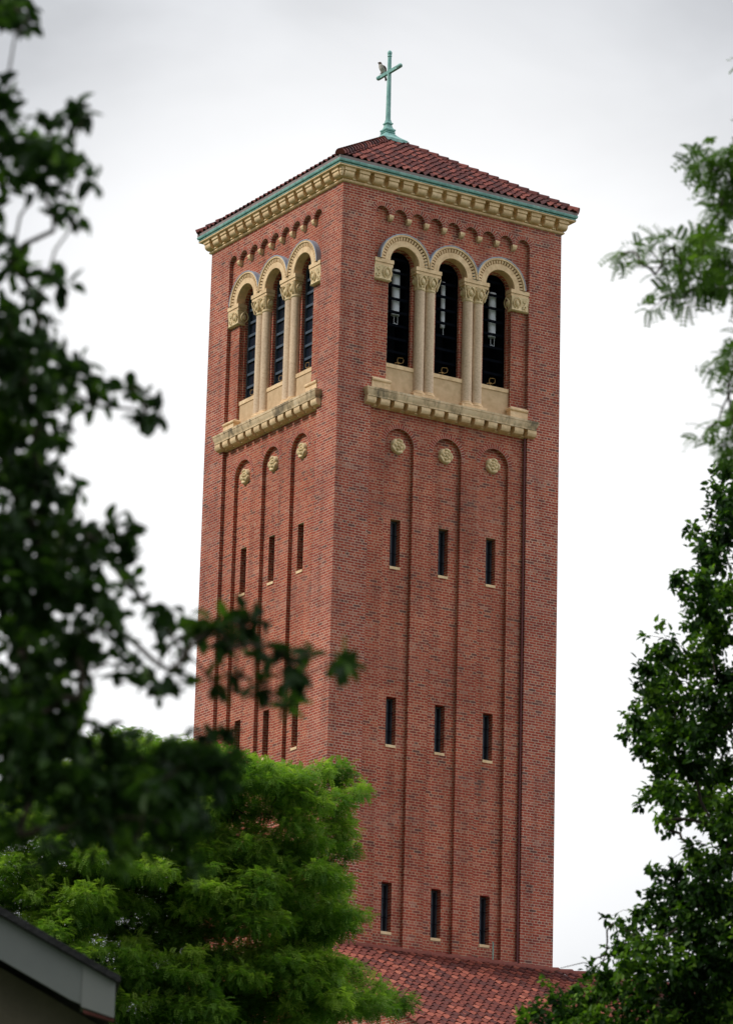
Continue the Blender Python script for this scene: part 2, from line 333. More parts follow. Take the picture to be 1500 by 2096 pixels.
for T in (FR, FL):
    # brick arch rings
    for c in PC:
        mb = MB(); uv = []
        n = 20; vs = []; fs = []
        for i in range(n+1):
            a = pi - pi*i/n
            for r, dd, v in ((.43, D1-.006, .003), (.535, D1-.006, .108)):
                vs.append((c+r*cos(a), 30.35+r*sin(a), dd)); uv.append(((a)*.48+.03, v))
        fs = [(2*i, 2*i+1, 2*i+3, 2*i+2) for i in range(n)]
        k = len(vs)
        vs += [(x, z, D1+.02) for x, z, d in vs]; uv += uv[:]
        for i in range(n): fs += [(2*i, 2*i+2, 2*i+2+k, 2*i+k), (2*i+1, 2*i+3, 2*i+3+k, 2*i+1+k)]
        mb.add(vs, fs); mb.build('arch_ring', M['voussoir'], tower, T=T, uv=uv)
    for c in AC:
        mb = MB(); uv = []; n = 14; vs = []
        for i in range(n+1):
            a = pi - pi*i/n
            for r, v in ((.2, .003), (.315, .118)):
                x = r*cos(a)
                vs.append((c+max(-.268, min(.268, x)), 36.376+r*sin(a), -.006)); uv.append((a*.26+.03, v))
        fs = [(2*i, 2*i+1, 2*i+3, 2*i+2) for i in range(n)]; k = len(vs)
        vs += [(x, z, .02) for x, z, d in vs]; uv += uv[:]
        for i in range(n): fs += [(2*i, 2*i+2, 2*i+2+k, 2*i+k), (2*i+1, 2*i+3, 2*i+3+k, 2*i+1+k)]
        mb.add(vs, fs); mb.build('arch_ring', M['voussoir'], tower, T=T, uv=uv)
    # little stone corbels between the small arches
    for k in range(8):
        c = CEN+.54*(k-3.5); mb = MB()
        mb.box((c-.068, 36.315, -.012), (c+.068, 36.374, D1+.01))
        mb.rings([[(c+sx*.058, 36.315, -.002), (c+sx*.058, 36.285, 0.0), (c+sx*.058, 36.26, .02), (c+sx*.058, 36.24, .05), (c+sx*.058, 36.235, D1+.01), (c+sx*.058, 36.315, D1+.01)] for sx in (-1, 1)])
        mb.build('corbel', M['stone'], tower, T=T)
    # slit windows
    for c in PC:
        for a, b in SLITZ:
            mb = MB(); d = D2+.17
            mb.box((c-.143, a+.01, d), (c-.105, b-.01, d+.09)); mb.box((c+.105, a+.01, d), (c+.143, b-.01, d+.09))
            mb.box((c-.105, a+.01, d+.01), (c+.105, a+.05, d+.08)); mb.box((c-.105, b-.05, d+.01), (c+.105, b-.01, d+.08))
            mb.box((c-.012, a+.05, d+.015), (c+.012, b-.05, d+.06))
            s_ = mb.build('slit_window', M['slitframe'], tower, T=T)
            g = MB(); g.box((c-.104, a+.05, d+.05), (c+.104, b-.05, d+.055)); g.build('pane', M['glass'], s_, T=T)
            g = MB(); g.box((c-.15, a-.065, D2-.02), (c+.15, a+.004, D2+.2)); g.build('sill', M['stone'], s_, T=T)
            for zz in (.3, .68):
                g = MB(); g.tube([(c-.143, a+(b-a)*zz, D2+.12), (c+.143, a+(b-a)*zz, D2+.12)], .008, 5)
                g.build('bar', M['frame'], s_, T=T)
    # rosettes
    for c in PC:
        mb = MB(); NR, NA = 14, 60; vs = []; fs = []
        for i in range(NR+1):
            r = i/NR
            for j in range(NA):
                a = 2*pi*j/NA+.3
                p5 = abs(cos(2.5*a)); q5 = abs(sin(2.5*a))
                outline = .215*(1-.10*(1-p5**.5)*(r > .8))
                if r > .55: h = .075*sqrt(max(0, 1-((r-.76)/.25)**2))*(.35+.65*p5**.6)+.012
                elif r > .2: h = .035+.062*sqrt(max(0, 1-((r-.38)/.2)**2))*(.4+.6*q5**.6)
                else: h = .075+.035*sqrt(max(0, 1-(r/.2)**2))
                if i == NR: h = -.02
                vs.append((c+outline*r*cos(a), 30.34+outline*r*sin(a), D2-h*1.15))
        for i in range(NR):
            for j in range(NA): fs.append((i*NA+j, i*NA+(j+1) % NA, (i+1)*NA+(j+1) % NA, (i+1)*NA+j))
        mb.add(vs, fs); mb.build('rosette', M['carved'], tower, smooth=55, T=T)
    # belfry windows
    for wi, c in enumerate(WC):
        mb = MB()
        o_ = arched(c, .364, 32.42, ZSP+.02, 20); i_ = arched(c, .335, 32.49, ZSP+.02, 20); k = len(o_)
        mb.add([(u, z, .315) for u, z in o_]+[(u, z, .315) for u, z in i_]+[(u, z, .37) for u, z in i_], [(j, (j+1) % k, (j+1) % k+k, j+k) for j in range(k)]+[(j+k, (j+1) % k+k, (j+1) % k+2*k, j+2*k) for j in range(k)])
        for q in range(8):
            zz = 32.87+.355*q; mb.box((c-.336, zz-.034, .33), (c+.336, zz+.034, .36))
        bw_ = mb.build('belfry_window', M['frame'] if T is FR else M['barred'], tower, T=T)
        g = MB(); back = .372 if T is FL else .95
        i2 = arched(c, .336, 32.485, ZSP+.02, 20); k = len(i2)
        g.add([(u, z, .368) for u, z in i2]+[(u, z, back) for u, z in i2], [(j, (j+1) % k, (j+1) % k+k, j+k) for j in range(k)]+[tuple(k+j for j in range(k))])
        g.build('pane', M['glass'] if T is FL else M['dark'], bw_, T=T)  # right face has no glass: near-black lining painted for the unlit interior
        # bent brass hook
        g = MB(); sc = .0132; hx, hz = c+(.13 if wi == 0 else .0), 32.635
        P = [(-6, -3), (-1, -4), (5, -1), (6, 4), (4.5, 7), (-5, 6), (-6.5, 1), (-5, -5), (-2, -10), (9, -8)]
        g.tube([(hx+x*sc*1.15, hz+z*sc*1.1, .30) for x, z in P], .006, 5)
        g.tube([(hx-13*sc, hz-5.5*sc, .30), (hx-2*sc, hz-2.5*sc, .30)], .0055, 5)
        g.build('hook', M['hook'], bw_, T=T)
        if T is FR:
            sx, sr, z0, z1 = [(.055, .115, 33.90, 35.13), (.03, .064, 33.86, 35.10), (.085, .11, 33.90, 35.12)][wi]
            g = MB(); n = 16; xx = c+sx
            g.rings([[(xx+sr*cos(2*pi*j/n), z, .50+sr*.7*sin(2*pi*j/n)) for j in range(n)] for z in (z0, z1)])
            for sxx in ((-.055, .055) if wi != 1 else (0,)): g.tube([(xx+sxx, z0-.20, .46), (xx+sxx, z0, .46)], .009, 5)
            ls = g.build('loudspeaker', M['speaker'], tower, T=T, smooth=40)
            br = MB(); br.tube([(xx-.07, z0-.24, .47), (xx-.03, z0-.21, .46), (xx+.02, z0-.25, .46), (xx+.06, z0-.21, .47)], .014, 5)
            br.build('bracket', M['speaker'], ls, T=T)
    # panels and sills under the windows
    for i, c in enumerate(WC):
        u0, u1 = (1.474 if i == 0 else c-.5), (5.226 if i == 2 else c+.5)
        g = MB(); g.box((u0, 31.5, .17), (u1, 32.365, D3+.02)); pn = g.build('window_apron', M['panel'], tower, T=T)
        g = MB(); g.box((u0, 32.368, .15), (u1, 32.47, .36)); g.build('sill', M['stone'], pn, T=T)
    # stone arch hoods with dentils
    for hi_, c in enumerate(WC):
        prof = [(.43, D3+.01), (.43, 0.0), (.438, -.012), (.59, -.012), (.592, .085), (.685, .085), (.69, -.045), (.70, -.055), (.745, -.055), (.75, -.045), (.75, D1+.02)]
        mb = MB(); n = 36; cl = lambda x, m_=.7285, i_=hi_: max(-9 if i_ == 0 else -m_, min(9 if i_ == 2 else m_, x))
        mb.rings([[(c+cl(r*cos(pi-pi*i/n)), ZSP+r*sin(pi-pi*i/n), d) for r, d in prof] for i in range(n+1)], closed=False)
        nd = 24
        for k in range(nd):
            a = pi*(k+.5)/nd; da = pi/nd*.30
            P = []
            for aa in (a-da, a+da):
                for r, d in ((.594, .09), (.594, -.006), (.60, -.014), (.655, -.03), (.68, -.03), (.686, -.02), (.686, .09)):
                    P.append((c+r*cos(aa), ZSP+r*sin(aa), d))
            k7 = 7
            mb.add(P, [(j, j+1, j+1+k7, j+k7) for j in range(6)]+[tuple(range(7)), tuple(range(7, 14))[::-1]])
        hd = mb.build('arch_hood', M['stone'], tower, T=T, smooth=30)
        g = MB()
        g.rings([[(c+cl(r*cos(pi-pi*i/n), .7296), ZSP+r*sin(pi-pi*i/n), d) for r, d in ((.751, D1+.01), (.751, -.062), (.742, -.064), (.742, -.060), (.766, -.064), (.768, D1+.01))] for i in range(n+1)], closed=False)
        g.build('lead_cap', M['lead'], hd, T=T)
    # spandrel filling between hoods
    for c in (WC[0]+.73, WC[1]+.73):
        g = MB(); g.box((c-.10, ZSP, .0), (c+.10, ZSP+.19, D1+.05)); g.build('hood_joint', M['lead'], tower, T=T)
    # capitals
    def head(mb, u, z, d, nu, nd_, s=1.0):
        """little carved head; (nu,nd_) is the outward direction in the (u,d) plane"""
        NA, NB = 12, 9; vs = []; fs = []
        for i in range(NB+1):
            ph = pi*i/NB
            for j in range(NA):
                th = 2*pi*j/NA
                x, y, zz = .062*sin(ph)*cos(th), .05*sin(ph)*sin(th), .082*cos(ph)
                if y > 0:
                    fz = zz/.082
                    y += .018*math.exp(-(x/.014)**2-((fz+.05)/.28)**2)          # nose
                    y -= .012*math.exp(-((abs(x)-.026)/.014)**2-((fz-.2)/.16)**2) # eye sockets
                    y += .008*math.exp(-(x/.022)**2-((fz+.55)/.12)**2)          # lips
                if fz_top(zz) : x *= 1.12; y *= 1.1
                vs.append((u+(x*(-nd_)+y*nu)*s, z+zz*s, d+(x*nu+y*nd_)*s))
        for i in range(NB):
            for j in range(NA): fs.append((i*NA+j, i*NA+(j+1) % NA, (i+1)*NA+(j+1) % NA, (i+1)*NA+j))
        mb.add(vs, fs)
    def fz_top(zz): return zz > .045
    def strand(mb, pts, r=.017): mb.tube(pts, [r*.7]+[r]*(len(pts)-2)+[r*.6], 6)
    def heart(mb, u, z, d, nu, nd_, w_=.115):
        # heart-shaped leaf band framing a head
        for s in (-1, 1):
            P = []
            for t in range(9):
                q = t/8; x = s*w_*(sin(q*pi*.92)*.98+.02)*(1-.12*q); zz = .125-.29*q if q > .12 else .125-.02*q
                off = .050*(1-q)+.005
                P.append((u+x*(-nd_)+off*nu, z+zz, d+x*nu+off*nd_))
            strand(mb, P)
    def capital(kind, uc):
        mb = MB(); z0, z1 = 34.59, 34.98
        if kind == 'double':
            cs = (uc-.152, uc+.152)
            for cu in cs:
                n = 20; rs = []
                for z, r, sq in ((z0-.02, .148, 0), (z0, .162, 0), (z0+.03, .162, 0), (z0+.045, .150, 0), (z0+.15, .158, .25), (z0+.28, .185, .6), (z1, .20, .95)):
                    rg = []
                    for j in range(n):
                        a = 2*pi*j/n; k = max(abs(cos(a)), abs(sin(a))); rr = r*((1-sq)+sq/k*.93)
                        rg.append((cu+min(rr, 9)*cos(a)*.94, z, .19+rr*sin(a)))
                    rs.append(rg)
                mb.rings(rs)
                head(mb, cu, 34.80, .035, 0, -1, 1.12); heart(mb, cu, 34.83, .04, 0, -1)
                for s in (-1, 1): strand(mb, [(cu+s*.03, 34.64, .03), (cu+s*.085, 34.76, .02), (cu+s*.15, 34.95, -.0)], .014)
            for s in (-1, 1):
                head(mb, uc+s*.31, 34.80, .19, s, 0, 1.12); heart(mb, uc+s*.30, 34.83, .19, s, 0)
                strand(mb, [(uc+s*.285, 34.62, .05), (uc+s*.32, 34.78, .02), (uc+s*.365, 34.95, -.01)], .022)
            iw = (uc-.39, uc+.39)
        else:
            lo, hi = (RU0+.004, 1.50) if kind == 'L' else (5.20, RU1-.004)
            f = .022
            mb.rings([[(lo-0, z, D1+.2), (lo, z, f-e), (hi+(e*1 if kind == 'L' else 0), z, f-e), (hi+(e if kind == 'L' else 0), z, D3+.02)] if kind == 'L' else
                      [(hi, z, D1+.2), (hi, z, f-e), (lo-e, z, f-e), (lo-e, z, D3+.02)] for z, e in ((z0, -.0), (z0+.03, .02), (z0+.05, .0), (z0+.2, .0), (z1, .03))])
            hc = (1.36 if kind == 'L' else 5.34); oc_ = (1.12 if kind == 'L' else 5.58)
            head(mb, hc, 34.80, f-.005, 0, -1, 1.12); heart(mb, hc, 34.83, f, 0, -1)
            sg = 1 if kind == 'L' else -1
            for s in (-1, 1):
                P = [(oc_+s*(.018+.055*(1-q/10))*cos(q*.75)*1.0, 34.80+.085*s+(.012+.05*(1-q/10))*sin(q*.75), f-.012) for q in range(11)]
                strand(mb, P, .018)
            strand(mb, [(oc_-.07, 34.65, f-.01), (oc_+.0, 34.78, f-.02), (oc_+.07, 34.94, f-.01)], .018)
            e_ = hi+.03 if kind == 'L' else lo-.03
            head(mb, e_, 34.80, .19, sg, 0, 1.0); heart(mb, e_, 34.83, .19, sg, 0)
            iw = (RU0+.003, 1.56) if kind == 'L' else (5.14, RU1-.003)
        return mb, iw
    def impost(iw, par, D):
        g = MB(); g.box((iw[0]+.015, 34.975, -.0), (iw[1]-.015, 35.052, D)); g.box((iw[0], 35.056, -.02), (iw[1], 35.155, D))
        return g.build('impost', M['stone'], par, T=T)
    for uc in (WC[0]+.73, WC[1]+.73):
        g = MB(); g.box((uc-.375, 31.50, -.01), (uc+.385, 31.775, D3+.01))
        base = g.build('double_column', M['stone'], tower, T=T)
        for s in (-1, 1):
            g = MB(); n = 24; cu = uc+s*.152
            def circ(r, z): return [(cu+r*cos(2*pi*j/n), z, .17+r*.88*sin(2*pi*j/n)) for j in range(n)]
            g.rings([circ(.142, z) for z in (31.86, 32.75)]+[circ(.1395, 32.752), circ(.1395, 32.758), circ(.142, 32.76), circ(.140, 33.75), circ(.1375, 33.752), circ(.1375, 33.758), circ(.140, 33.76), circ(.138, 34.60)])
            g.build('shaft', M['granite'], base, T=T, smooth=30)
            g = MB(); g.rings([circ(r, z) for r, z in ((.175, 31.776), (.19, 31.79), (.194, 31.81), (.186, 31.835), (.162, 31.85), (.152, 31.856), (.160, 31.87), (.154, 31.885), (.142, 31.89))])
            g.build('base_ring', M['stone'], base, T=T, smooth=50)
        mb, iw = capital('double', uc); mb.build('capital', M['carved'], base, T=T, smooth=60)
        impost(iw, base, D3+.02)
    for kind in 'LR':
        mb, iw = capital(kind, 0); cp = mb.build('pier_capital', M['carved'], tower, T=T, smooth=60)
        impost(iw, cp, D3+.02)
        g = MB(); a, b = (RU0+.003, 1.53) if kind == 'L' else (5.17, RU1-.003)
        g.box((a, 31.55, -.02), (b, 31.86, .3))
        ex = lambda e: (a, b+e) if kind == 'L' else (a-e, b)
        g.rings([[(ex(e)[0], z, -.02-e+.0), (ex(e)[1], z, -.02-e), (ex(e)[1], z, .30), (ex(e)[0], z, .30)] for z, e in ((31.862, .0), (31.87, .02), (31.895, .032), (31.925, .03), (31.95, .01), (31.96, -.03), (31.985, -.05))])
        g.build('pier_base', M['stone'], tower, T=T, smooth=50)
    # the ledge below the openings
    mb = MB(); zz0, zz1 = 31.40, 31.64
    prof = [(.02, .02), (.02, zz0-31.4), (-.155, 0), (-.16, .022), (-.148, .03), (-.155, .055), (-.175, .09), (-.185, .125), (-.195, .165), (-.185, .178), (-.20, .182), (-.205, .235), (-.19, .24), (D3, .24)]
    prof = [(d, 31.40+z) for d, z in prof[1:]]
    def px(u, s, d): return u - s*(-d if d < 0 else 0)
    ring0 = [(.96-(-d if d < 0 else -.02), z, d) for d, z in prof]; ring1 = [(5.74+(-d if d < 0 else -.02), z, d) for d, z in prof]
    rs = [ring0, ring1]; mb.rings(rs, closed=False)
    for rg, s in ((ring0, -1), (ring1, 1)):   # returned ends
        mb.rings([rg, [(p[0], p[1], .01 if p[2] < 0 else p[2]) for p in rg]], closed=False)
        mb.add(rg+[(rg[0][0], 31.40, 0.0)], [tuple(range(len(rg)))])
    ledge = mb.build('ledge', M['stained_stone'], tower, T=T, smooth=35)
    for k in range(13):
        c = CEN+.4035*(k-6); g = MB()
        P = [(.02, 31.398), (-.14, 31.398), (-.145, 31.33), (-.135, 31.285), (-.105, 31.245), (-.05, 31.22), (.0, 31.212), (D1, 31.208)] if True else 0
        g.rings([[(c+s, z, d) for d, z in P]+[(c+s, 31.398, D1)] for s in (-.137, .137)])
        g.build('bracket', M['stone'], ledge, T=T, smooth=25)
    g = MB(); g.box((RU0+.003, 31.20, .07), (RU1-.003, 31.398, D1+.02))
    for k in range(12):
        c = CEN+.4035*(k-5.5); g.box((c-.05, 31.225, .02), (c+.05, 31.26, .08))
    g.build('bed_course', M['stone'], ledge, T=T)
g = MB(); g.tube([(RU1-.045, .045, 16.5), (RU1-.045, .045, 31.2)], .024, 8); g.build('downpipe', M['pipe'], tower, smooth=60)
g = MB(); g.tube([(4.97, D1-.02, 17.55), (4.97, D1-.02, 18.1)], .016, 6); g.build('vent_pipe', M['copper'], tower)

# main cornice, all four sides: mitred square rings  (p outward, z)
def sqring(p, z, n=1): return [(-p, -p, z), (W+p, -p, z), (W+p, W+p, z), (-p, W+p, z)]
mb = MB()
mb.rings([sqring(p, z) for p, z in ((-.02, 36.965), (.012, 36.968), (.045, 36.975), (.062, 36.995), (.06, 37.02), (.045, 37.035), (.03, 37.05), (.03, 37.20), (.04, 37.24), (.075, 37.27), (.085, 37.298), (.255, 37.298), (.27, 37.305), (.275, 37.335), (.26, 37.345), (.0, 37.345))], cap=False)
corn = mb.build('cornice', M['stone'], tower, smooth=30)
def four(u, p, z):   # side index -> world, p outward
    return [lambda u, p, z: (u, -p, z), lambda u, p, z: (-p, u, z), lambda u, p, z: (u, W+p, z), lambda u, p, z: (W+p, u, z)]
SIDES = four(0, 0, 0)
for si in (0, 1):
    Sd = SIDES[si]
    for k in range(16):
        c = CEN+.4375*(k-7.5); g = MB()
        g.rings([[Sd(c+s*.155, p, z) for p, z in ((.02, 37.21), (.215, 37.21), (.222, 37.22), (.222, 37.297), (.02, 37.297))] for s in (-1, 1)])
        g.rings([[Sd(c+s*.14, p, z) for p, z in ((.02, 37.208), (.19, 37.208), (.195, 37.16), (.185, 37.12), (.155, 37.08), (.115, 37.058), (.07, 37.052), (.02, 37.055))] for s in (-1, 1)])
        g.build('modillion', M['stone'], corn, smooth=25)
    for k in range(15):
        c = CEN+.4375*(k-7); g = MB()
        g.rings([[Sd(c+s*w_, p, z) for p, z in ((.02, 37.04), (.085, 37.045), (.07, 37.085), (.02, 37.10))] for s, w_ in ((-1, .055), (1, .055))])
        g.build('cornice_leaf', M['carved'], corn, smooth=25)
# corner console
g = MB()
for z0, z1, r0, r1 in ((37.20, 37.297, .07, .075), (37.14, 37.2, .055, .05), (37.06, 37.14, .02, .055)):
    cx = -.135
    g.rings([[(cx+r*cos(2*pi*j/8), cx+r*sin(2*pi*j/8), z) for j in range(8)] for z, r in ((z0, r0), (z1, r1))])
g.build('corner_console', M['stone'], corn)
# copper gutter
mb = MB()
mb.rings([sqring(p, z) for p, z in ((.2, 37.347), (.265, 37.348), (.275, 37.352), (.275, 37.368), (.235, 37.370), (.235, 37.394), (.292, 37.396), (.302, 37.41), (.312, 37.452), (.308, 37.465), (.28, 37.468), (.1, 37.47))], cap=False)
gut = mb.build('gutter', M['copper'], tower)
mb = MB(); mb.rings([sqring(p_, z) for p_, z in ((.30, 37.469), (.305, 37.54))], cap=False); mb.build('eave_board', M['board'], gut)

# ---- terracotta roofs: barrel tiles
def tile_course(mb, O, U, V, Nn, nu, nv, du, dv, clip, rnd, nlo=0, prof_n=8, amp=.046):
    cj = [random.uniform(-.035, .035) for _ in range(nu)]
    """O origin at eave, U along eave, V up slope, Nn normal; clip(u_mid, v)->(umin,umax) or None"""
    for j in range(nv):
        v0, v1 = j*dv, j*dv+dv*1.12
        for i in range(nu):
            um = (i+.5)*du; lim = clip(v0+dv*.5)
            if um < lim[0]-du*.4 or um > lim[1]+du*.4: continue
            t = float(rnd()); jit = (random.random()-.5)*.024+(cj[i] if j else 0); lift = (random.random()-.3)*.006
            ring = []
            for vv, nn in ((v0+jit, .034+lift), (v1, .002)):
                l2 = clip(min(vv, 99))
                for lay in (0, 1):
                    rr = []
                    for k in range(prof_n+1):
                        q = k/prof_n
                        u = i*du+q*du*1.02
                        # cover (convex) then pan (concave)
                        h = amp*(sin(q*pi/.58) if q < .58 else -.75*sin((q-.58)/.42*pi))
                        h += nn + amp*.75 - lay*.017
                        uc = min(max(u, l2[0]), l2[1])
                        rr.append(O+U*uc+V*vv+Nn*h)
                    ring.append(rr)
            a, b, c, d = ring      # a: low end outer, b: low end inner, c: up outer
            k = prof_n+1
            vs = a+b+c
            fs = [(q, q+1, 2*k+q+1, 2*k+q) for q in range(prof_n)]+[(k+q, k+q+1, q+1, q) for q in range(prof_n)]
            # underside near the eave so that open ends look hollow
            if j == 0:
                vs = vs+[p-V*0+V*.0 for p in d]; fs += [(k+q, k+q+1, 3*k+q+1, 3*k+q) for q in range(prof_n)]
            mb.add(vs, fs, t)
def barrel_line(mb, A, B, r, step, rnd, upv=Vector((0, 0, 1)), endcap=True):
    """overlapping half-round tiles from low A to high B"""
    L = (B-A).length; d = (B-A).normalized(); s = d.cross(upv).normalized(); u = s.cross(d).normalized()
    n = int(L/step)+1
    for i in range(n):
        t0, t1 = i*step, min(i*step+step*1.15, L)
        P = []
        for t, rr, h in ((t0, r*1.12, .018), (t0, r*1.0, .002), (t1, r*.90, 0)):
            P.append([A+d*t+s*(rr*cos(pi*k/10))+u*(rr*sin(pi*k/10)*1.05+h-.02) for k in range(11)])
        vs = P[0]+P[1]+P[2]; k = 11
        fs = [(q, q+1, 2*k+q+1, 2*k+q) for q in range(10)]+[(q, k+q, k+q+1, q+1) for q in range(10)]
        if i == 0 and endcap: fs.append(tuple(k+q for q in range(11)))
        mb.add(vs, fs, float(rnd()))
def rt():
    x = random.random()
    return x**1.25*.9+.05 if random.random() < .85 else .8+.2*random.random()
EV = .27; ZE = 37.515; SL = 2.17/(3.35+EV-.36); th = math.atan(SL)
roof = MB()
for si in range(4):
    U = [Vector((1, 0, 0)), Vector((0, 1, 0)), Vector((1, 0, 0)), Vector((0, 1, 0))][si]
    out = [Vector((0, -1, 0)), Vector((-1, 0, 0)), Vector((0, 1, 0)), Vector((1, 0, 0))][si]
    O = Vector(((-EV, -EV), (-EV, -EV), (-EV, W+EV), (W+EV, -EV))[si]+(ZE,))
    V = (-out*cos(th)+Vector((0, 0, 1))*sin(th)); Nn = (out*sin(th)+Vector((0, 0, 1))*cos(th))
    half = W/2+EV
    O2 = O+out*.02
    nu = 34; du = 2*half/nu
    tile_course(roof, O2, U, V, Nn, nu, 16, du, .262, lambda v, half=half: (min(max(v, 0)*cos(th), half), 2*half-min(max(v, 0)*cos(th), half)), rt)
    # deck beneath
    ap = Vector((3.35, 3.35, ZE+SL*half)); e0 = O; e1 = O+U*2*half
    roof.add([e0, e1, ap], [(0, 1, 2)], 0.0)
rf = roof.build('roof', M['old_tile'], tower, smooth=60)
for sx, sy in ((0, 0), (1, 0), (0, 1), (1, 1)):
    A = Vector((-EV-.03 if not sx else W+EV+.03, -EV-.03 if not sy else W+EV+.03, ZE+.05)); 
    B = Vector((3.35+(.34 if sx else -.34), 3.35+(.34 if sy else -.34), 39.70+.03))
    mb = MB(); barrel_line(mb, A, B, .118, .30, rt); mb.build('hip_ridge', M['old_tile'], rf, smooth=60)

# ---- cross
C0 = 3.35
def sq(r, z, rr=None): return [(C0-r, C0-r, z), (C0+r, C0-r, z), (C0+r, C0+r, z), (C0-r, C0+r, z)]
mb = MB(); mb.rings([sq(.050, 40.40), sq(.036, 42.38)])
mb.box((C0-.0375, C0-.50, 41.845), (C0+.0375, C0+.50, 41.935))
cross = mb.build('cross', M['copper'], tower)
mb = MB()
mb.rings([sq(r, z) for r, z in ((.40, 39.78), (.395, 39.865), (.38, 39.88), (.30, 39.935), (.225, 39.995), (.17, 40.05), (.135, 40.10), (.13, 40.11), (.15, 40.115), (.152, 40.135), (.13, 40.148), (.125, 40.155), (.14, 40.165), (.155, 40.185), (.155, 40.21), (.138, 40.23), (.115, 40.245), (.093, 40.285), (.08, 40.34), (.076, 40.36), (.092, 40.37), (.104, 40.388), (.10, 40.41), (.08, 40.425), (.07, 40.44), (.062, 40.47), (.052, 40.52))])
mb.build('cross_base', M['copper'], cross)
def knob(c, ax):
    mb = MB(); c = Vector(c); n = 10; rs = []
    a, b = [(Vector((0, 1, 0)), Vector((0, 0, 1))), (Vector((1, 0, 0)), Vector((0, 0, 1))), (Vector((1, 0, 0)), Vector((0, 1, 0)))][ax]
    d = a.cross(b)
    if d[ax] < 0: d = -d
    for t, r in ((-.09, .07), (-.085, .092), (-.05, .088), (-.04, .075), (0.0, .098), (.05, .092), (.085, .05), (.10, .01)):
        rs.append([c+d*t*K+(a*cos(2*pi*j/n)+b*sin(2*pi*j/n))*r*.66 for j in range(n)])
    mb.rings(rs); return mb
K = 1; knob((C0, C0, 42.42), 2).build('finial', M['copper'], cross, smooth=50)
K = 1; knob((C0, C0+.52, 41.895), 1).build('finial', M['copper'], cross, smooth=50)
K = -1; knob((C0, C0-.52, 41.895), 1).build('finial', M['copper'], cross, smooth=50)

# ------------------------------------------------------------------ church nave below the tower
nave = empty('church_nave', (8, -3, 0))
lab(nave, 'low building with a red barrel tile roof running against the foot of the tower', 'church')
NO = Vector((0, 0, 0))
def off(o):   # build in world space, keep the Empty at the base
    o.matrix_parent_inverse = o.parent.matrix_world.inverted() if o.parent else Matrix()
    return o
bpy.context.view_layer.update()
SN = .47; tn = math.atan(SN); ZR = 17.46; YR = -.12; YE = -8.6; X0, X1 = -.65, 24.0
Lr = (YR-YE)/cos(tn)
O = Vector((X0, YE, ZR-SN*(YR-YE))); Un = Vector((1, 0, 0)); Vn = Vector((0, cos(tn), sin(tn))); Nn = Vector((0, -sin(tn), cos(tn)))
mb = MB()
nvr = int(Lr/.29)+1
tile_course(mb, O, Un, Vn, Nn, int((X1-X0)/.215), nvr, .215, Lr/nvr, lambda v: (0, X1-X0), rt, amp=.048)
mb.add([O, O+Un*(X1-X0), O+Un*(X1-X0)+Vn*Lr, O+Vn*Lr], [(0, 1, 2, 3)], 0.0)
# far slope beyond the tower
mb.add([(W+.02, YR, ZR), (X1, YR, ZR), (X1, YR+8.5, ZR-SN*8.5), (W+.02, YR+8.5, ZR-SN*8.5)], [(0, 1, 2, 3)], .3)
nr = off(mb.build('roof', M['tile'], nave, smooth=60))
mb = MB(); barrel_line(mb, Vector((X0-.05, YE-.05, O.z-.02)), Vector((X0-.05, YR, ZR)), .115, .34, rt); mb.build('rake_tiles', M['tile'], nr, smooth=60)
mb = MB(); barrel_line(mb, Vector((X1, YR+.02, ZR+.06)), Vector((X0, YR+.02, ZR+.06)), .105, .42, lambda: .62+.12*random.random()); mb.build('ridge_tiles', M['tile'], nr, smooth=60)
mb = MB()
xw = X0+.22; zf = ZR-SN*(YR-YE-.5)-.12
mb.add([(xw, YE+.5, 0), (xw, -.02, 0), (xw, -.02, ZR-.14), (xw, YE+.5, zf)], [(0, 1, 2, 3)])
mb.add([(xw, YE+.5, 0), (X1-.3, YE+.5, 0), (X1-.3, YE+.5, zf), (xw, YE+.5, zf)], [(0, 1, 2, 3)])
off(mb.build('wall', M['brick'], nave))

# ------------------------------------------------------------------ hawk on the cross
def bird_mat():
    m, n, p = mat('hawk_plumage'); a = N(n, 'ShaderNodeAttribute'); a.attribute_name = 'tint'
    oc = objco(n)
    c = ramp(n, a.outputs['Fac'], [(0.0, (0.050, 0.032, 0.024)), (0.35, (0.13, 0.075, 0.05)), (0.6, (0.34, 0.30, 0.27)), (1.0, (0.62, 0.60, 0.57))])
    c = mixc(n, 'MULTIPLY', 1.0, c, ramp(n, noise(n, 26, 3, oc, .7), [(0.40, (0.55, 0.50, 0.46)), (0.55, (1.05, 1.05, 1.05))]))
    n.links.new(c, p.inputs['Base Color']); p.inputs['Roughness'].default_value = .85
    return m
M['bird'] = bird_mat()
HB = Vector((3.35, 3.35+.36, 41.965))
hawk = empty('hawk', HB); hawk.scale = (1.16, 1.16, 1.08)
lab(hawk, 'brown hawk with a pale speckled breast perched on the arm of the rooftop cross', 'bird')
mb = MB(); n = 16; rs = []; tints = []
for x, z, rx, ry in ((.062, -.02, .02, .022), (.052, .01, .036, .042), (.040, .045, .052, .058), (.018, .085, .064, .070), (-.004, .13, .070, .074), (-.022, .175, .066, .070), (-.040, .212, .052, .056), (-.055, .240, .041, .042), (-.064, .262, .041, .040), (-.067, .283, .033, .032), (-.066, .298, .015, .015)):
    rs.append([(x+rx*cos(2*pi*j/n), ry*sin(2*pi*j/n), z) for j in range(n)])
    for j in range(n):
        f = -cos(2*pi*j/n)
        tints.append(.28 if z > .225 else (.5+.5*min(1, max(0, f+.55))))
mb.rings(rs); mb.t = tints
body = mb.build('body', M['bird'], hawk, smooth=80)
